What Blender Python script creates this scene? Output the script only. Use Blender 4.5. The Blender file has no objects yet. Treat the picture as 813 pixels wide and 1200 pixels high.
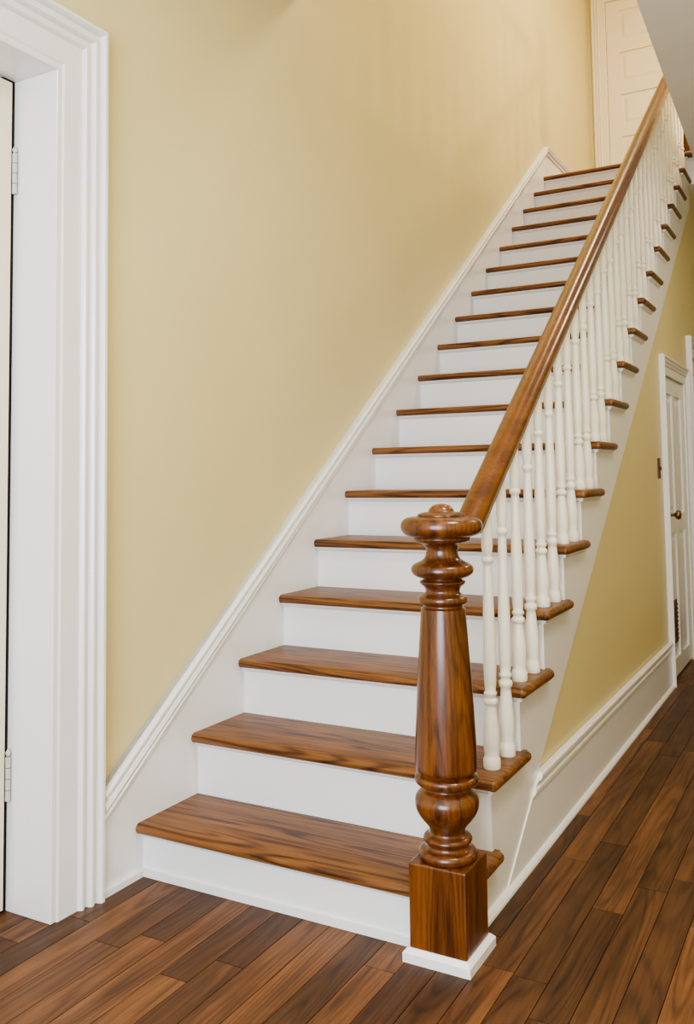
import bpy, bmesh, math, random
from mathutils import Vector, Matrix
random.seed(7)
S = bpy.context.scene
S.view_settings.look = 'AgX - Medium High Contrast'

# ------------------------------------------------------------------ materials
def nt(name):
    m = bpy.data.materials.new(name); m.use_nodes = True
    n = m.node_tree.nodes; l = m.node_tree.links
    return m, n, l, n["Principled BSDF"]

def paint(name, col, rough=.5, bump=.02, bscale=60, var=.04, coat=0):
    m, n, l, b = nt(name)
    tc = n.new("ShaderNodeTexCoord")
    no = n.new("ShaderNodeTexNoise"); no.inputs["Scale"].default_value = 1.3; no.inputs["Detail"].default_value = 3
    l.new(tc.outputs["Object"], no.inputs["Vector"])
    r = n.new("ShaderNodeValToRGB")
    r.color_ramp.elements[0].position = .3; r.color_ramp.elements[1].position = .7
    r.color_ramp.elements[0].color = (*[c*(1-var) for c in col], 1)
    r.color_ramp.elements[1].color = (*[min(1, c*(1+var)) for c in col], 1)
    l.new(no.outputs["Fac"], r.inputs["Fac"]); l.new(r.outputs["Color"], b.inputs["Base Color"])
    n2 = n.new("ShaderNodeTexNoise"); n2.inputs["Scale"].default_value = bscale; n2.inputs["Detail"].default_value = 4
    l.new(tc.outputs["Object"], n2.inputs["Vector"])
    bp = n.new("ShaderNodeBump"); bp.inputs["Strength"].default_value = bump*5; bp.inputs["Distance"].default_value = .002
    l.new(n2.outputs["Fac"], bp.inputs["Height"]); l.new(bp.outputs["Normal"], b.inputs["Normal"])
    b.inputs["Roughness"].default_value = rough
    b.inputs["Coat Weight"].default_value = coat; b.inputs["Coat Roughness"].default_value = .15
    return m

def wood(name, dark, mid, light, axis=0, rough=.3, coat=.4, scale=1.0, attr=None, strength=1.0, lines=.5, tone=(.6, 1.4), spec=.5, fine=1.0, broad=.6):
    """grain running along axis"""
    m, n, l, b = nt(name)
    tc = n.new("ShaderNodeTexCoord")
    vec = tc.outputs["Object"]
    if attr:
        at = n.new("ShaderNodeAttribute"); at.attribute_name = attr
        mul = n.new("ShaderNodeVectorMath"); mul.operation = 'SCALE'; mul.inputs["Scale"].default_value = 9.0
        l.new(at.outputs["Color"], mul.inputs[0])
        ad = n.new("ShaderNodeVectorMath"); ad.operation = 'ADD'
        l.new(vec, ad.inputs[0]); l.new(mul.outputs[0], ad.inputs[1]); vec = ad.outputs[0]
    def mapped(s_long, s_cross):
        mp = n.new("ShaderNodeMapping")
        sc = [s_cross*scale]*3; sc[axis] = s_long*scale
        mp.inputs["Scale"].default_value = sc
        l.new(vec, mp.inputs["Vector"]); return mp.outputs[0]
    def math_(op, a, b_=None, c=None):
        q = n.new("ShaderNodeMath"); q.operation = op
        for i, v in enumerate((a, b_, c)):
            if v is None: continue
            if isinstance(v, (int, float)): q.inputs[i].default_value = v
            else: l.new(v, q.inputs[i])
        return q.outputs[0]
    a = n.new("ShaderNodeTexNoise"); a.inputs["Scale"].default_value = 1; a.inputs["Detail"].default_value = 5
    a.inputs["Distortion"].default_value = .5
    l.new(mapped(1.3, 16*fine), a.inputs["Vector"])
    f = n.new("ShaderNodeTexNoise"); f.inputs["Scale"].default_value = 1; f.inputs["Detail"].default_value = 6
    f.inputs["Roughness"].default_value = .7
    l.new(mapped(7, 190), f.inputs["Vector"])
    g = n.new("ShaderNodeTexNoise"); g.inputs["Scale"].default_value = 1; g.inputs["Detail"].default_value = 1.0
    l.new(mapped(.9, 8*fine), g.inputs["Vector"])
    sn = math_('SINE', math_('MULTIPLY', g.outputs["Fac"], 75.0))
    sn = math_('POWER', math_('MULTIPLY_ADD', sn, .5, .5), 2.6)
    base = math_('ADD', math_('MULTIPLY', f.outputs["Fac"], .45*strength), math_('MULTIPLY', a.outputs["Fac"], broad))
    fac = math_('SUBTRACT', math_('ADD', base, lines*.06-(strength-1)*.22+(.6-broad)*.5), math_('MULTIPLY', sn, lines*.19))
    r = n.new("ShaderNodeValToRGB"); e = r.color_ramp.elements
    e[0].position = .36; e[0].color = (*dark, 1); e[1].position = .66; e[1].color = (*light, 1)
    k = e.new(.51); k.color = (*mid, 1)
    l.new(fac, r.inputs["Fac"])
    col = r.outputs["Color"]
    if attr:
        sep = n.new("ShaderNodeSeparateColor"); l.new(at.outputs["Color"], sep.inputs[0])
        mr = n.new("ShaderNodeMapRange"); mr.inputs["To Min"].default_value = tone[0]; mr.inputs["To Max"].default_value = tone[1]
        l.new(sep.outputs[0], mr.inputs["Value"])
        vm = n.new("ShaderNodeVectorMath"); vm.operation = 'SCALE'
        l.new(col, vm.inputs[0]); l.new(mr.outputs[0], vm.inputs["Scale"]); col = vm.outputs[0]
        wn = n.new("ShaderNodeTexNoise"); wn.inputs["Scale"].default_value = 2.2; wn.inputs["Detail"].default_value = 5
        l.new(tc.outputs["Object"], wn.inputs["Vector"])
        wr = n.new("ShaderNodeMapRange"); wr.inputs["From Min"].default_value = .35; wr.inputs["From Max"].default_value = .65
        wr.inputs["To Min"].default_value = .80; wr.inputs["To Max"].default_value = 1.15
        l.new(wn.outputs["Fac"], wr.inputs["Value"])
        v2 = n.new("ShaderNodeVectorMath"); v2.operation = 'SCALE'
        l.new(col, v2.inputs[0]); l.new(wr.outputs[0], v2.inputs["Scale"]); col = v2.outputs[0]
        rr = n.new("ShaderNodeMapRange"); rr.inputs["To Min"].default_value = rough+.1; rr.inputs["To Max"].default_value = rough-.08
        l.new(wn.outputs["Fac"], rr.inputs["Value"]); l.new(rr.outputs[0], b.inputs["Roughness"])
    l.new(col, b.inputs["Base Color"])
    bp = n.new("ShaderNodeBump"); bp.inputs["Strength"].default_value = .12; bp.inputs["Distance"].default_value = .002
    l.new(fac, bp.inputs["Height"]); l.new(bp.outputs["Normal"], b.inputs["Normal"])
    if not attr: b.inputs["Roughness"].default_value = rough
    b.inputs["Specular IOR Level"].default_value = spec
    b.inputs["Coat Weight"].default_value = coat; b.inputs["Coat Roughness"].default_value = .16
    return m

def plain(name, col, rough=.5, metal=0):
    m, n, l, b = nt(name)
    no = n.new("ShaderNodeTexNoise"); no.inputs["Scale"].default_value = 30
    r = n.new("ShaderNodeValToRGB")
    r.color_ramp.elements[0].color = (*[c*.85 for c in col], 1); r.color_ramp.elements[1].color = (*col, 1)
    l.new(no.outputs["Fac"], r.inputs["Fac"]); l.new(r.outputs["Color"], b.inputs["Base Color"])
    b.inputs["Roughness"].default_value = rough; b.inputs["Metallic"].default_value = metal
    return m

M_WALL = paint("yellow_wall_paint", (.690, .592, .305), .42, .03, 90, .03)
M_CEIL = paint("ceiling_paint", (.87, .865, .85), .7)
M_WHITE = paint("white_gloss_trim", (.80, .79, .785), .3, .012, 40, .015, .2)
M_CREAM = paint("cream_baluster_paint", (.84, .81, .72), .32, .01, 40, .01, .2)
M_DOOR = paint("cream_door_paint", (.78, .70, .54), .35, .01, 40, .02, .1)
M_TREAD = wood("oak_tread", (.048, .0150, .0040), (.150, .0560, .0150), (.235, .100, .0310), 0, .42, .12, 1.0, strength=1.3, lines=1.05, spec=.4, fine=1.7, broad=.4)
M_NEWEL = wood("varnished_newel_wood", (.032, .0078, .0016), (.102, .0290, .0052), (.180, .0600, .0125), 2, .29, .4, 1.0, strength=1.2, lines=.5, fine=1.5, broad=.6)
M_RAIL = wood("varnished_rail_wood", (.062, .0180, .0032), (.125, .0390, .0070), (.185, .064, .0135), 1, .29, .4, .9, strength=.95, lines=.3, fine=1.5, broad=.5)
M_FLOOR = wood("floor_planks", (.046, .0175, .0060), (.097, .0390, .0140), (.158, .0680, .0260), 1, .48, .0, .9, attr="tone", lines=.6, tone=(.60, 1.40), spec=.35, fine=1.6, broad=.5)
M_GAP = plain("floor_gap_and_door_shadow", (.008, .004, .002), .9)  # dark floor joints; also colours the shadow strip in the left door gap
M_BRASS = plain("aged_brass", (.25, .17, .08), .35, 1)
M_STEEL = plain("painted_hinge", (.55, .53, .50), .4, 0)
M_BROWN = plain("brown_plate", (.10, .05, .03), .5)

# ------------------------------------------------------------------ helpers
def obj(name, bm, mat, parent=None, smooth=False, bevel=0, autosmooth=None):
    bmesh.ops.recalc_face_normals(bm, faces=bm.faces)
    me = bpy.data.meshes.new(name); bm.to_mesh(me); bm.free()
    o = bpy.data.objects.new(name, me); S.collection.objects.link(o)
    for m in (mat if isinstance(mat, (list, tuple)) else [mat]): me.materials.append(m)
    if smooth:
        for p in me.polygons: p.use_smooth = True
    if autosmooth:
        me.set_sharp_from_angle(angle=math.radians(autosmooth))
    if bevel:
        b = o.modifiers.new("bevel", 'BEVEL'); b.width = bevel; b.segments = 2; b.limit_method = 'ANGLE'
    if parent: o.parent = parent
    return o

def empty(name):
    e = bpy.data.objects.new(name, None); S.collection.objects.link(e); e.empty_display_size = .1
    return e

def box(bm, x0, x1, y0, y1, z0, z1, mi=0):
    vs = [bm.verts.new(p) for p in [(x0,y0,z0),(x1,y0,z0),(x1,y1,z0),(x0,y1,z0),(x0,y0,z1),(x1,y0,z1),(x1,y1,z1),(x0,y1,z1)]]
    for f in [(0,3,2,1),(4,5,6,7),(0,1,5,4),(1,2,6,5),(2,3,7,6),(3,0,4,7)]:
        bm.faces.new([vs[i] for i in f]).material_index = mi
    return vs

def prism(bm, poly, fn, a, b, mi=0):
    A = [bm.verts.new(fn(u, v, a)) for u, v in poly]; B = [bm.verts.new(fn(u, v, b)) for u, v in poly]
    n = len(poly)
    bm.faces.new(A).material_index = mi; bm.faces.new(B[::-1]).material_index = mi
    for i in range(n):
        bm.faces.new([A[i], A[(i+1) % n], B[(i+1) % n], B[i]]).material_index = mi

def sweep(bm, rings, close=True, caps=True, mi=0):
    V = [[bm.verts.new(p) for p in r] for r in rings]
    n = len(V[0])
    for a, b in zip(V, V[1:]):
        for i in range(n if close else n-1):
            bm.faces.new([a[i], a[(i+1) % n], b[(i+1) % n], b[i]]).material_index = mi
    if caps:
        bm.faces.new(V[0][::-1]).material_index = mi; bm.faces.new(V[-1]).material_index = mi

def lathe(bm, prof, cx, cy, z0, seg=24, zs=1.0, rs=1.0):
    rings = []
    for r, z in prof:
        rings.append([(cx+r*rs*math.cos(2*math.pi*i/seg), cy+r*rs*math.sin(2*math.pi*i/seg), z0+z*zs) for i in range(seg)])
    sweep(bm, rings)

def smooth_prof(pts, n=4):
    out = []
    for i in range(len(pts)-1):
        p0 = pts[max(i-1, 0)]; p1 = pts[i]; p2 = pts[i+1]; p3 = pts[min(i+2, len(pts)-1)]
        for k in range(n):
            t = k/n
            out.append(tuple(.5*((2*p1[j])+(-p0[j]+p2[j])*t+(2*p0[j]-5*p1[j]+4*p2[j]-p3[j])*t*t+(-p0[j]+3*p1[j]-3*p2[j]+p3[j])*t**3) for j in (0, 1)))
    out.append(pts[-1]); return out

CAS = [(0,0),(0,.036),(.006,.044),(.016,.045),(.022,.038),(.024,.028),(.034,.028),(.040,.036),(.047,.036),(.052,.029),
       (.054,.020),(.064,.020),(.069,.028),(.076,.028),(.081,.021),(.083,.016),(.150,.016),(.156,.012),(.156,0)]
def frame(name, fn, u0, u1, zb, zt, parent=None, mat=None, sc=1.0):
    s = 1 if u1 > u0 else -1
    bm = bmesh.new()
    st = [[fn(u0+s*o*sc, zb, p*sc) for o, p in CAS], [fn(u0+s*o*sc, zt-o*sc, p*sc) for o, p in CAS],
          [fn(u1-s*o*sc, zt-o*sc, p*sc) for o, p in CAS], [fn(u1-s*o*sc, zb, p*sc) for o, p in CAS]]
    sweep(bm, st)
    return obj(name, bm, mat or M_WHITE, parent)

def door_slab(name, fn, u0, u1, z0, z1, cols, rows, parent, mat, stile=.1, rail=.1):
    """panelled leaf: fn(u,z,w); front face at w=0, core behind it"""
    if u1 < u0: u0, u1 = u1, u0
    bm = bmesh.new()
    def bx(a, b, c, d, w0, w1):
        prism(bm, [(a,c),(b,c),(b,d),(a,d)], fn, w0, w1)
    bx(u0, u1, z0, z1, -.040, -.012)
    W = u1-u0; H = z1-z0
    cw = (W-stile*(cols+1))/cols; rh = (H-rail*(rows+1))/rows
    for i in range(cols+1): bx(u0+i*(cw+stile), u0+i*(cw+stile)+stile, z0, z1, -.014, 0)
    for j in range(rows+1):
        for i in range(cols):
            a = u0+stile+i*(cw+stile); bx(a-.001, a+cw+.001, z0+j*(rh+rail), z0+j*(rh+rail)+rail, -.014, -.0004)
    for j in range(rows):
        for i in range(cols):
            a = u0+stile+i*(cw+stile); c = z0+rail+j*(rh+rail)
            m = min(.03, rh*.2)
            A = [(a+m,c+m),(a+cw-m,c+m),(a+cw-m,c+rh-m),(a+m,c+rh-m)]
            k = .022
            B = [(a+m+k,c+m+k),(a+cw-m-k,c+m+k),(a+cw-m-k,c+rh-m-k),(a+m+k,c+rh-m-k)]
            sweep(bm, [[fn(u,v,-.014) for u,v in A],[fn(u,v,-.0115) for u,v in A],[fn(u,v,-.005) for u,v in B]])
    return obj(name, bm, mat, parent)

# ------------------------------------------------------------------ dimensions
ZS = -.0266
RUN, W, DEP, OV, WX = .2599, 1.035, .315, .0334, 1.005
def H(n): return .1562 if n == 1 else .19*n+ZS
def NY(n): return (n-1)*RUN
NL = 18
LAND = H(NL)
CE = 3.173
TOP = 6.1
YF = 6.03
YB = -3.3
XR = 3.0
WL = -.02

# ------------------------------------------------------------------ room
bm = bmesh.new()
box(bm, -.26, XR, YB, YF, -.06, -.004, 1)
lay = bm.loops.layers.float_color.new("tone")
pw = .083; x = -.26
while x < XR:
    y = YB - random.random()*1.5
    while y < YF:
        L = random.uniform(.5, 1.7); a = max(y, YB); b = min(y+L, YF); y += L
        if b-a < .02: continue
        n0 = len(bm.faces)
        box(bm, x+.0010, min(x+pw, XR)-.0010, a+.0010, b-.0010, -.006, 0, 0)
        bm.faces.ensure_lookup_table()
        c = (random.random(), random.random(), random.random(), 1)
        for f in bm.faces[n0:]:
            for lo in f.loops: lo[lay] = c
    x += pw
obj("floor", bm, [M_FLOOR, M_GAP])

DY0, DY1, DZ = -.300, -1.20, 2.355
bm = bmesh.new()
box(bm, WL-.2, WL, DY0, YF+.1, -.02, TOP)
box(bm, WL-.2, WL, DY1, DY0, DZ, TOP)
box(bm, WL-.2, WL, YB, DY1, -.02, TOP)
obj("wall_left", bm, M_WALL)
bm = bmesh.new()
DX0, DX1, DT = .145, .995, LAND+2.055
box(bm, WL, DX0, YF, YF+.1, -.02, TOP); box(bm, DX1, XR+.1, YF, YF+.1, -.02, TOP)
box(bm, DX0, DX1, YF, YF+.1, DT, TOP); box(bm, DX0, DX1, YF, YF+.1, -.02, LAND)
obj("wall_far", bm, M_WALL)
bm = bmesh.new(); box(bm, XR, XR+.1, YB, YF, -.02, TOP); obj("wall_right", bm, M_WALL)
bm = bmesh.new()
box(bm, WL, XR, YB, 1.0, CE, LAND)
prism(bm, [(1.225,1.0),(XR,1.0),(XR,4.45),(1.10,4.45)], lambda u,v,w:(u,v,w), CE, LAND)
box(bm, WL, XR, 4.475, YF, CE, LAND-.021)
obj("ceiling", bm, M_CEIL)
bm = bmesh.new(); box(bm, WL-.2, XR+.1, .9, YF+.1, TOP, TOP+.08); obj("ceiling_upper", bm, M_CEIL)
bm = bmesh.new(); box(bm, WL, XR, .9, 1.0, LAND, TOP); obj("wall_upper", bm, M_WALL)
bm = bmesh.new(); box(bm, WL, XR, 4.475, YF, LAND-.02, LAND); obj("floor_landing", bm, M_TREAD)

low = lambda y: .731*y-.279
F2 = lambda u,v,w:(w,u,v)
bm = bmesh.new()
OA, OB, OT = 3.240, 3.965, 1.735
PA, PB, PT = 4.28, 4.97, 1.95
def wl(a, b, z):
    top = lambda y: CE if y > 4.47 else low(y)+.12
    prism(bm, [(a,z),(b,z),(b,top(b)),(a,top(a))], F2, .93, .997)
wl(.36, OA, 0); wl(OA, OB, OT); wl(OB, PA, 0); wl(PA, 4.47, PT); wl(4.4701, PB, PT); wl(PB, YF, 0)
obj("wall_understair", bm, M_WALL)

# ------------------------------------------------------------------ left doorway
dr = empty("door_1")
frame("casing", lambda u,z,p:(WL+p,u,z), -.144, DY1-.156, 0, 2.511, dr)
bm = bmesh.new()
box(bm, WL-.2, WL+.012, DY0-.018, DY0+.003, 0, DZ-.018)
box(bm, WL-.2, WL+.012, DY1-.003, DY0+.003, DZ-.018, DZ+.003)
box(bm, WL-.2, WL+.012, DY1-.003, DY1+.018, 0, DZ-.018)
obj("jamb", bm, M_WHITE, dr, bevel=.003)
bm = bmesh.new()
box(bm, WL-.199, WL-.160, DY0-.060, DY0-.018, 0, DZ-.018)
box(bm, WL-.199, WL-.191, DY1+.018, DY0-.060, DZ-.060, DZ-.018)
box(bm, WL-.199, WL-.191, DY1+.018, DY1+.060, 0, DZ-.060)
obj("gap_shadow_strip", bm, M_GAP, dr)  # dark strips added between leaf and jamb to stand for the gap's shadow
door_slab("door_leaf", lambda u,z,w:(WL-.150+w,u,z), DY0-.036, DY1+.022, .012, DZ-.030, 2, 3, dr, M_DOOR)
bm = bmesh.new()
for z in (.30, 2.00):
    for k in range(4): lathe(bm, [(.0075,0),(.0075,.028)], WL-.146, DY0-.027, z+k*.030, 12)
    lathe(bm, [(.001,0),(.006,.004),(.008,.012),(.003,.02),(.001,.022)], WL-.146, DY0-.027, z+.118, 12)
obj("hinges", bm, M_STEEL, dr)

# ------------------------------------------------------------------ left skirt board + cap
st = lambda y: .388+.7223*y
YK = 4.52
bm = bmesh.new()
prism(bm, [(-.14,0),(.75,0),(4.55,2.75),(YF,3.2),(YF,st(YK)),(YK,st(YK)),(-.14,st(-.14))], F2, WL, 0)
prof = [(-.075,0),(-.070,.008),(-.060,.010),(-.055,.004),(-.050,.004),(-.046,.014),(-.036,.020),(-.026,.016),(-.022,.008),(-.016,.010),(-.012,.018),(-.004,.018),(0,.010),(0,-.02),(-.075,-.02)]
n1 = Vector((-.7223, 1)).normalized(); k = 1/n1.y
r0 = [(p, -.14, st(-.14)+v*k) for v, p in prof]
r1 = [(p, YK+ (v*.33), st(YK)+v*(1.0)) for v, p in prof]
r2 = [(p, YF, st(YK)+v) for v, p in prof]
sweep(bm, [r0, r1, r2])
box(bm, -.001, .013, -.14, OV+.002, 0, .018)
obj("trim_1", bm, M_WHITE)

# ------------------------------------------------------------------ staircase
stair = empty("staircase")
TH = .031
def noseprof(y0, y1, z, th):
    r = th/2; out = [(y1, z), (y1, z-th)]
    for i in range(7):
        a = -math.pi/2 - math.pi*i/6
        out.append((y0+r+r*math.cos(a), z-r+r*math.sin(a)))
    return out
NXx, NYy, NB = .983, .040, .0745
bm = bmesh.new()
for n in range(1, NL+1):
    y0 = NY(n); z = H(n)
    yb = y0+RUN+OV+.002
    if n == 1:
        prism(bm, noseprof(y0, yb, z, TH), F2, 0, NXx-NB+.002)
        box(bm, NXx-NB+.002, W-.0156, NYy+NB-.002, yb, z-TH, z)
        ys = NYy+NB-.002
    else:
        prism(bm, noseprof(y0, yb if n < NL else 4.475, z, TH), F2, 0, W-.0156 if n < NL else 1.09)
        ys = y0
    if n < NL:
        ye = y0+DEP; r = TH/2
        pr = [(W-.0156, z), (W-.0156, z-TH)] + [(W-r+r*math.cos(a), z-r+r*math.sin(a)) for a in [(-90+30*i)*math.pi/180 for i in range(7)]]
        def ring(y, ins): return [(W-.0156+(x-(W-.0156))*(1-ins), y, z-r+(zz-z+r)*(1-ins*.6)) for x, zz in pr]
        rings = [ring(ys, .75), ring(ys+.003, .35), ring(ys+.010, .05), ring(ys+.016, 0), ring(ye-.016, 0), ring(ye-.009, .06), ring(ye-.002, .4), ring(ye, .8)]
        if n == 1: rings = rings[3:]
        sweep(bm, rings)
        box(bm, WX-.002, W-.0156, yb, ye-.002, z-TH, z)
obj("treads", bm, M_TREAD, stair, smooth=True, autosmooth=35)

bm = bmesh.new()
for n in range(1, NL+1):
    zb = 0 if n == 1 else H(n-1)
    zt = H(n)-TH
    y = NY(n)+OV
    box(bm, -.002, .978 if n > 1 else NXx-NB+.002, y, y+.02, zb, zt)
    q = [(.002,0),(-.014,0),(-.013,-.005),(-.009,-.010),(-.004,-.014),(.002,-.016)]
    prism(bm, [(y+a, zt+b) for a, b in q], F2, -.002, WX+.010 if n>1 else NXx-NB)
box(bm, .0131, NXx-.088, OV-.013, OV+.001, 0, .0175)
obj("risers", bm, M_WHITE, stair)

bm = bmesh.new()
for n in range(1, NL+1):
    a = NY(n)+OV; b = NY(n+1)+OV
    if n == NL: b = a+.06
    if n == 1: a = NYy+NB-.002
    t = H(n)-TH
    la, lb = max(0, low(a)), max(0, low(b))
    if la == 0 and lb > 0:
        c = .279/.731
        prism(bm, [(a,0),(c,0),(b,lb),(b,t),(a,t)], F2, .978, WX)
    else:
        prism(bm, [(a,la),(b,lb),(b,t),(a,t)], F2, .978, WX)
    if n < NL:
        q = [(-.002,0),(.014,0),(.013,-.005),(.009,-.010),(.004,-.014),(-.002,-.016)]
        prism(bm, [(WX+u, t+v) for u, v in q], lambda u,v,w:(u,w,v), (a-.014 if n>1 else a), NY(n)+DEP-.014)
bmesh.ops.remove_doubles(bm, verts=bm.verts, dist=.00001)
obj("stringer", bm, M_WHITE, stair)

bm = bmesh.new()
y1 = 3.14
c0 = (.245+.279)/.731
pb = [(0,0),(.010,0),(.010,.190),(.016,.196),(.016,.206),(.011,.212),(.013,.224),(.022,.232),(.022,.242),(.016,.247),(0,.247)]
sweep(bm, [[(WX-.006+u, c0+(v-.245)/.731, v) for u, v in pb], [(WX-.006+u, y1, v) for u, v in pb]])
ps = [(0,0),(.018,0),(.017,.007),(.012,.014),(.006,.018),(0,.019)]
sweep(bm, [[(WX-.001+u, NYy+.089, v) for u, v in ps], [(WX-.001+u, y1, v) for u, v in ps]])
obj("baseboard_understair", bm, M_WHITE)

# ------------------------------------------------------------------ newel post
def newel(name, cx, cy, zb, zs=1.0):
    e = empty(name)
    bm = bmesh.new()
    box(bm, cx-NB, cx+NB, cy-NB, cy+NB, zb, zb+.232*zs)
    obj("block", bm, M_NEWEL, e, bevel=.004)
    pf = [(.052,.226),(.066,.231),(.072,.238),(.073,.246),(.068,.254),(.055,.258),(.051,.266),(.057,.272),(.061,.279),(.057,.286),
          (.046,.291),(.044,.300),(.050,.312),(.064,.328),(.075,.345),(.0795,.362),(.078,.378),(.068,.392),(.059,.400),(.058,.406),
          (.070,.410),(.078,.416),(.080,.424),(.078,.431),(.069,.436),(.066,.440),(.076,.446),(.0775,.456)]
    low_p = smooth_prof(pf, 3)
    shaft = [(.0775,.458),(.077,.50),(.072,.60),(.066,.70),(.060,.79),(.056,.842)]
    up = [(.050,.846),(.050,.852),(.060,.856),(.063,.864),(.060,.872),(.048,.878),(.043,.886),(.047,.896),(.056,.904),(.058,.910),
          (.050,.914),(.050,.918),(.066,.922),(.077,.931),(.079,.941),(.074,.951),(.060,.958),(.052,.962),(.044,.970),(.040,.982),
          (.041,.994),(.050,1.004),(.068,1.010),(.073,1.017),(.073,1.021),(.090,1.026),(.101,1.036),(.104,1.047),(.102,1.058),(.094,1.067),
          (.080,1.072),(.062,1.073),(.060,1.078),(.048,1.083),(.034,1.085),(.030,1.092),(.022,1.100),(.010,1.104),(.001,1.105)]
    bm = bmesh.new()
    lathe(bm, low_p+shaft+smooth_prof(up, 3), cx, cy, zb, 48, zs)
    obj("turned_shaft", bm, M_NEWEL, e, smooth=True, autosmooth=50)
    bm = bmesh.new()
    hp = .0877
    for (h0, h1, z0, z1) in [(hp, hp, 0, .022), (hp, hp-.010, .022, .032)]:
        a = [(cx+s*h0, cy+t*h0, zb+z0) for s, t in ((-1,-1),(1,-1),(1,1),(-1,1))]
        b = [(cx+s*h1, cy+t*h1, zb+z1) for s, t in ((-1,-1),(1,-1),(1,1),(-1,1))]
        sweep(bm, [a, b])
    obj("plinth", bm, M_WHITE, e)
    return e
newel("newel_post", NXx, NYy, 0)
newel("newel_post", NXx, 4.60, LAND, .95)

# ------------------------------------------------------------------ handrail
rl = lambda y: .917+.727*y
bm = bmesh.new()
cs = [(-.022,-.078),(.022,-.078),(.024,-.062),(.030,-.056),(.037,-.046),(.039,-.034),(.036,-.020),(.028,-.008),(.015,-.001),(0,0),
      (-.015,-.001),(-.028,-.008),(-.036,-.020),(-.039,-.034),(-.037,-.046),(-.030,-.056),(-.024,-.062)]
a = math.atan(.727)
def rring(y): return [(NXx+u, y, max(rl(y)+v/math.cos(a), 1.020+v*.05)) for u, v in cs]
sweep(bm, [rring(.118+i*.018) for i in range(13)] + [rring(.4+i*.4) for i in range(11)] + [rring(4.55)])
obj("handrail", bm, M_RAIL, smooth=True, autosmooth=60)

# ------------------------------------------------------------------ balusters
bp_ = [(.0235,0),(.0245,.004),(.0245,.028),(.0215,.034),(.020,.040),(.0225,.060),(.0235,.085),(.0225,.115),(.0185,.150),(.0155,.175),
       (.0145,.185),(.0195,.190),(.0205,.197),(.0195,.204),(.0145,.208),(.0145,.213),(.0185,.218),(.0185,.224),(.0145,.229),(.0165,.245),
       (.0185,.300),(.0180,.380),(.0150,.500),(.0125,.600),(.0120,.610),(.0165,.615),(.0175,.621),(.0165,.627),(.0125,.631),(.0145,.645),(.0165,.665),(.0155,.700),(.0130,.78)]
def baluster(bm, cx, cy, zb, zt, seg=16):
    L = zt-zb
    pr = [(r, z*L/.80) for r, z in bp_]
    pr.append((.0125, L))
    lathe(bm, pr, cx, cy, zb, seg)
bm = bmesh.new()
for n in range(2, NL):
    for o in (.110, .240):
        y = NY(n)+o
        baluster(bm, .982, y, H(n), rl(y)-.085)
obj("stair_balusters", bm, M_CREAM, smooth=True, autosmooth=50)

g = empty("landing_guardrail")
bm = bmesh.new()
def gx(y): return 1.30-(y-1.0)*.0362
y = 1.1
while y < 4.4:
    baluster(bm, gx(y), y, LAND, LAND+.80, 12); y += .13
obj("guard_balusters", bm, M_CREAM, g, smooth=True, autosmooth=50)
bm = bmesh.new()
sweep(bm, [[(gx(yy)+u, yy, LAND+.878+v) for u, v in cs] for yy in (1.0, 4.45)])
obj("guard_handrail", bm, M_RAIL, g, smooth=True, autosmooth=60)

# ------------------------------------------------------------------ under-stair doors
fS = lambda u,z,p:(.997+p,u,z)
cd = empty("door_2")
frame("casing", fS, 3.14, 4.07, 0, 1.835, cd, sc=.68)
door_slab("door_leaf", lambda u,z,w:(.992+w,u,z), OA+.003, OB-.003, .01, OT-.003, 2, 2, cd, M_WHITE, .09, .10)
bm = bmesh.new()
sweep(bm, [[(.992+x, 3.32+r*math.cos(t*math.pi/8), .93+r*math.sin(t*math.pi/8)) for t in range(16)] for r, x in [(.024,0),(.024,.004),(.010,.008),(.009,.030),(.022,.038),(.027,.050),(.022,.062),(.006,.067)]])
obj("knob", bm, M_BRASS, cd, smooth=True)
bm = bmesh.new()
box(bm, .992, .997, 3.29, 3.45, .20, .44)
for i in range(9): box(bm, .996, 1.003, 3.30, 3.44, .215+i*.024, .225+i*.024)
obj("vent_grille", bm, M_BROWN, cd)
d3 = empty("door_3")
frame("casing", fS, 4.16, 5.09, 0, 2.07, d3, sc=.8)
door_slab("door_leaf", lambda u,z,w:(.992+w,u,z), PA+.003, PB-.003, .01, PT-.003, 2, 2, d3, M_WHITE)

bm = bmesh.new()
box(bm, .997, 1.003, 2.985, 3.045, 1.14, 1.25); box(bm, 1.003, 1.012, 3.010, 3.020, 1.185, 1.205)
obj("light_switch", bm, M_BROWN, bevel=.002)

# ------------------------------------------------------------------ upstairs door
d4 = empty("door_4")
frame("casing", lambda u,z,p:(u,YF-p,z), .02, 1.12, LAND, LAND+2.18, d4, M_DOOR, sc=.8)
door_slab("door_leaf", lambda u,z,w:(u,YF+.006-w,z), DX0+.003, DX1-.003, LAND+.01, DT-.003, 1, 5, d4, M_DOOR, .11, .10)
bm = bmesh.new(); lathe(bm, [(.001,0),(.02,.005),(.026,.02),(.02,.036),(.001,.042)], .92, YF-.03, LAND+.95, 16); obj("knob", bm, M_BRASS, d4, smooth=True)

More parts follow.
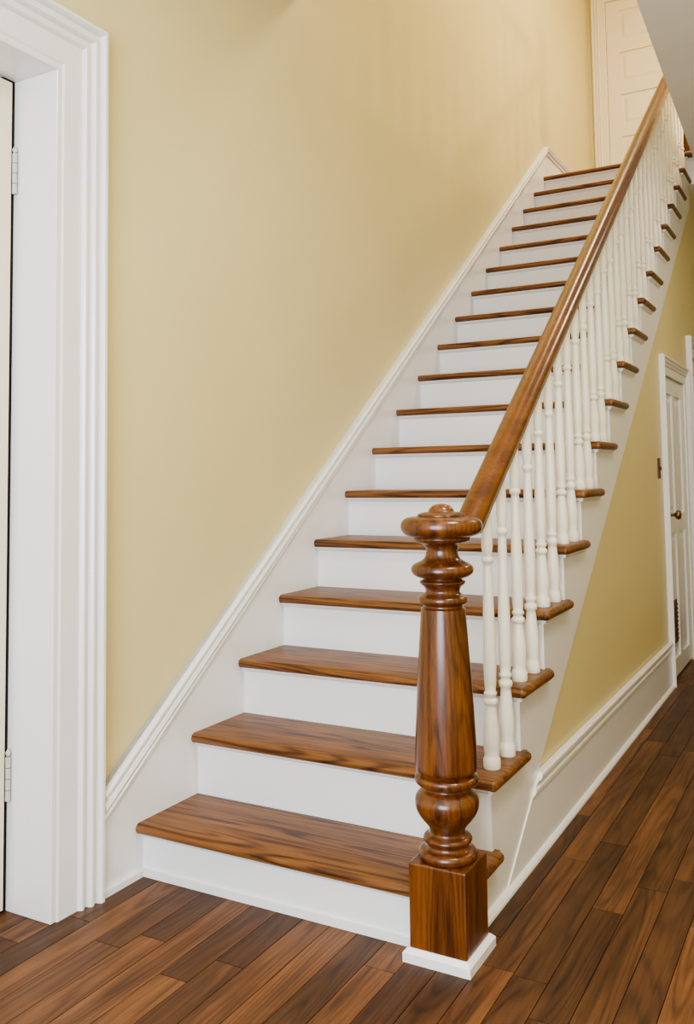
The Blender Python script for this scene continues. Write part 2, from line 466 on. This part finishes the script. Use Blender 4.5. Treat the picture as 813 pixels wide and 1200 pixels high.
# ------------------------------------------------------------------ lights
def area(name, loc, rot, sx, sy, p, col):
    l = bpy.data.lights.new(name, 'AREA'); l.shape = 'RECTANGLE'; l.size = sx; l.size_y = sy; l.energy = p; l.color = col
    o = bpy.data.objects.new(name, l); o.location = loc; o.rotation_euler = [math.radians(v) for v in rot]; S.collection.objects.link(o)
def point(name, loc, p, col, r):
    l = bpy.data.lights.new(name, 'POINT'); l.energy = p; l.color = col; l.shadow_soft_size = r
    o = bpy.data.objects.new(name, l); o.location = loc; S.collection.objects.link(o)
area("entry_daylight", (1.5, -3.2, 1.5), (90, 0, 0), 1.6, 2.0, 145, (.84, .91, 1.0))
area("hall_lamp", (2.0, -.2, 3.1), (0, 0, 0), .5, .5, 42, (1, .91, .77))
area("rear_hall_fill", (2.2, 2.9, 3.1), (0, 0, 0), .5, .5, 17, (1, .91, .77))  # unseen fill light, added to brighten the right wall deeper in the hall
point("upstairs_window_lamp", (2.9, 4.7, 4.1), 62, (1, .87, .66), .09)
area("upstairs_ceiling_lamp", (1.6, 3.6, 6.0), (0, 0, 0), 1.2, 1.2, 115, (1, .87, .66))
w = bpy.data.worlds.new("World"); S.world = w; w.use_nodes = True
w.node_tree.nodes["Background"].inputs[0].default_value = (.86, .91, 1, 1)
w.node_tree.nodes["Background"].inputs[1].default_value = 1.05

# ------------------------------------------------------------------ camera
th, ph, ro, f, ppy = .5051, .0666, -.0135, 1055.6, 486.36
F = Vector((-math.sin(th)*math.cos(ph), math.cos(th)*math.cos(ph), math.sin(ph)))
Rt = Vector((math.cos(th), math.sin(th), 0)); U = Rt.cross(F)
R2 = Rt*math.cos(ro)+U*math.sin(ro); U2 = -Rt*math.sin(ro)+U*math.cos(ro)
cam = bpy.data.cameras.new("camera"); co = bpy.data.objects.new("camera", cam); S.collection.objects.link(co)
m = Matrix((R2, U2, -F)).transposed().to_4x4(); m.translation = Vector((1.8921, -2.0923, 1.2073+ZS)); co.matrix_world = m
cam.sensor_fit = 'VERTICAL'; cam.sensor_height = 36; cam.lens = f/1200*36
cam.shift_y = -(600-ppy)/1200; cam.clip_start = .02
S.camera = co
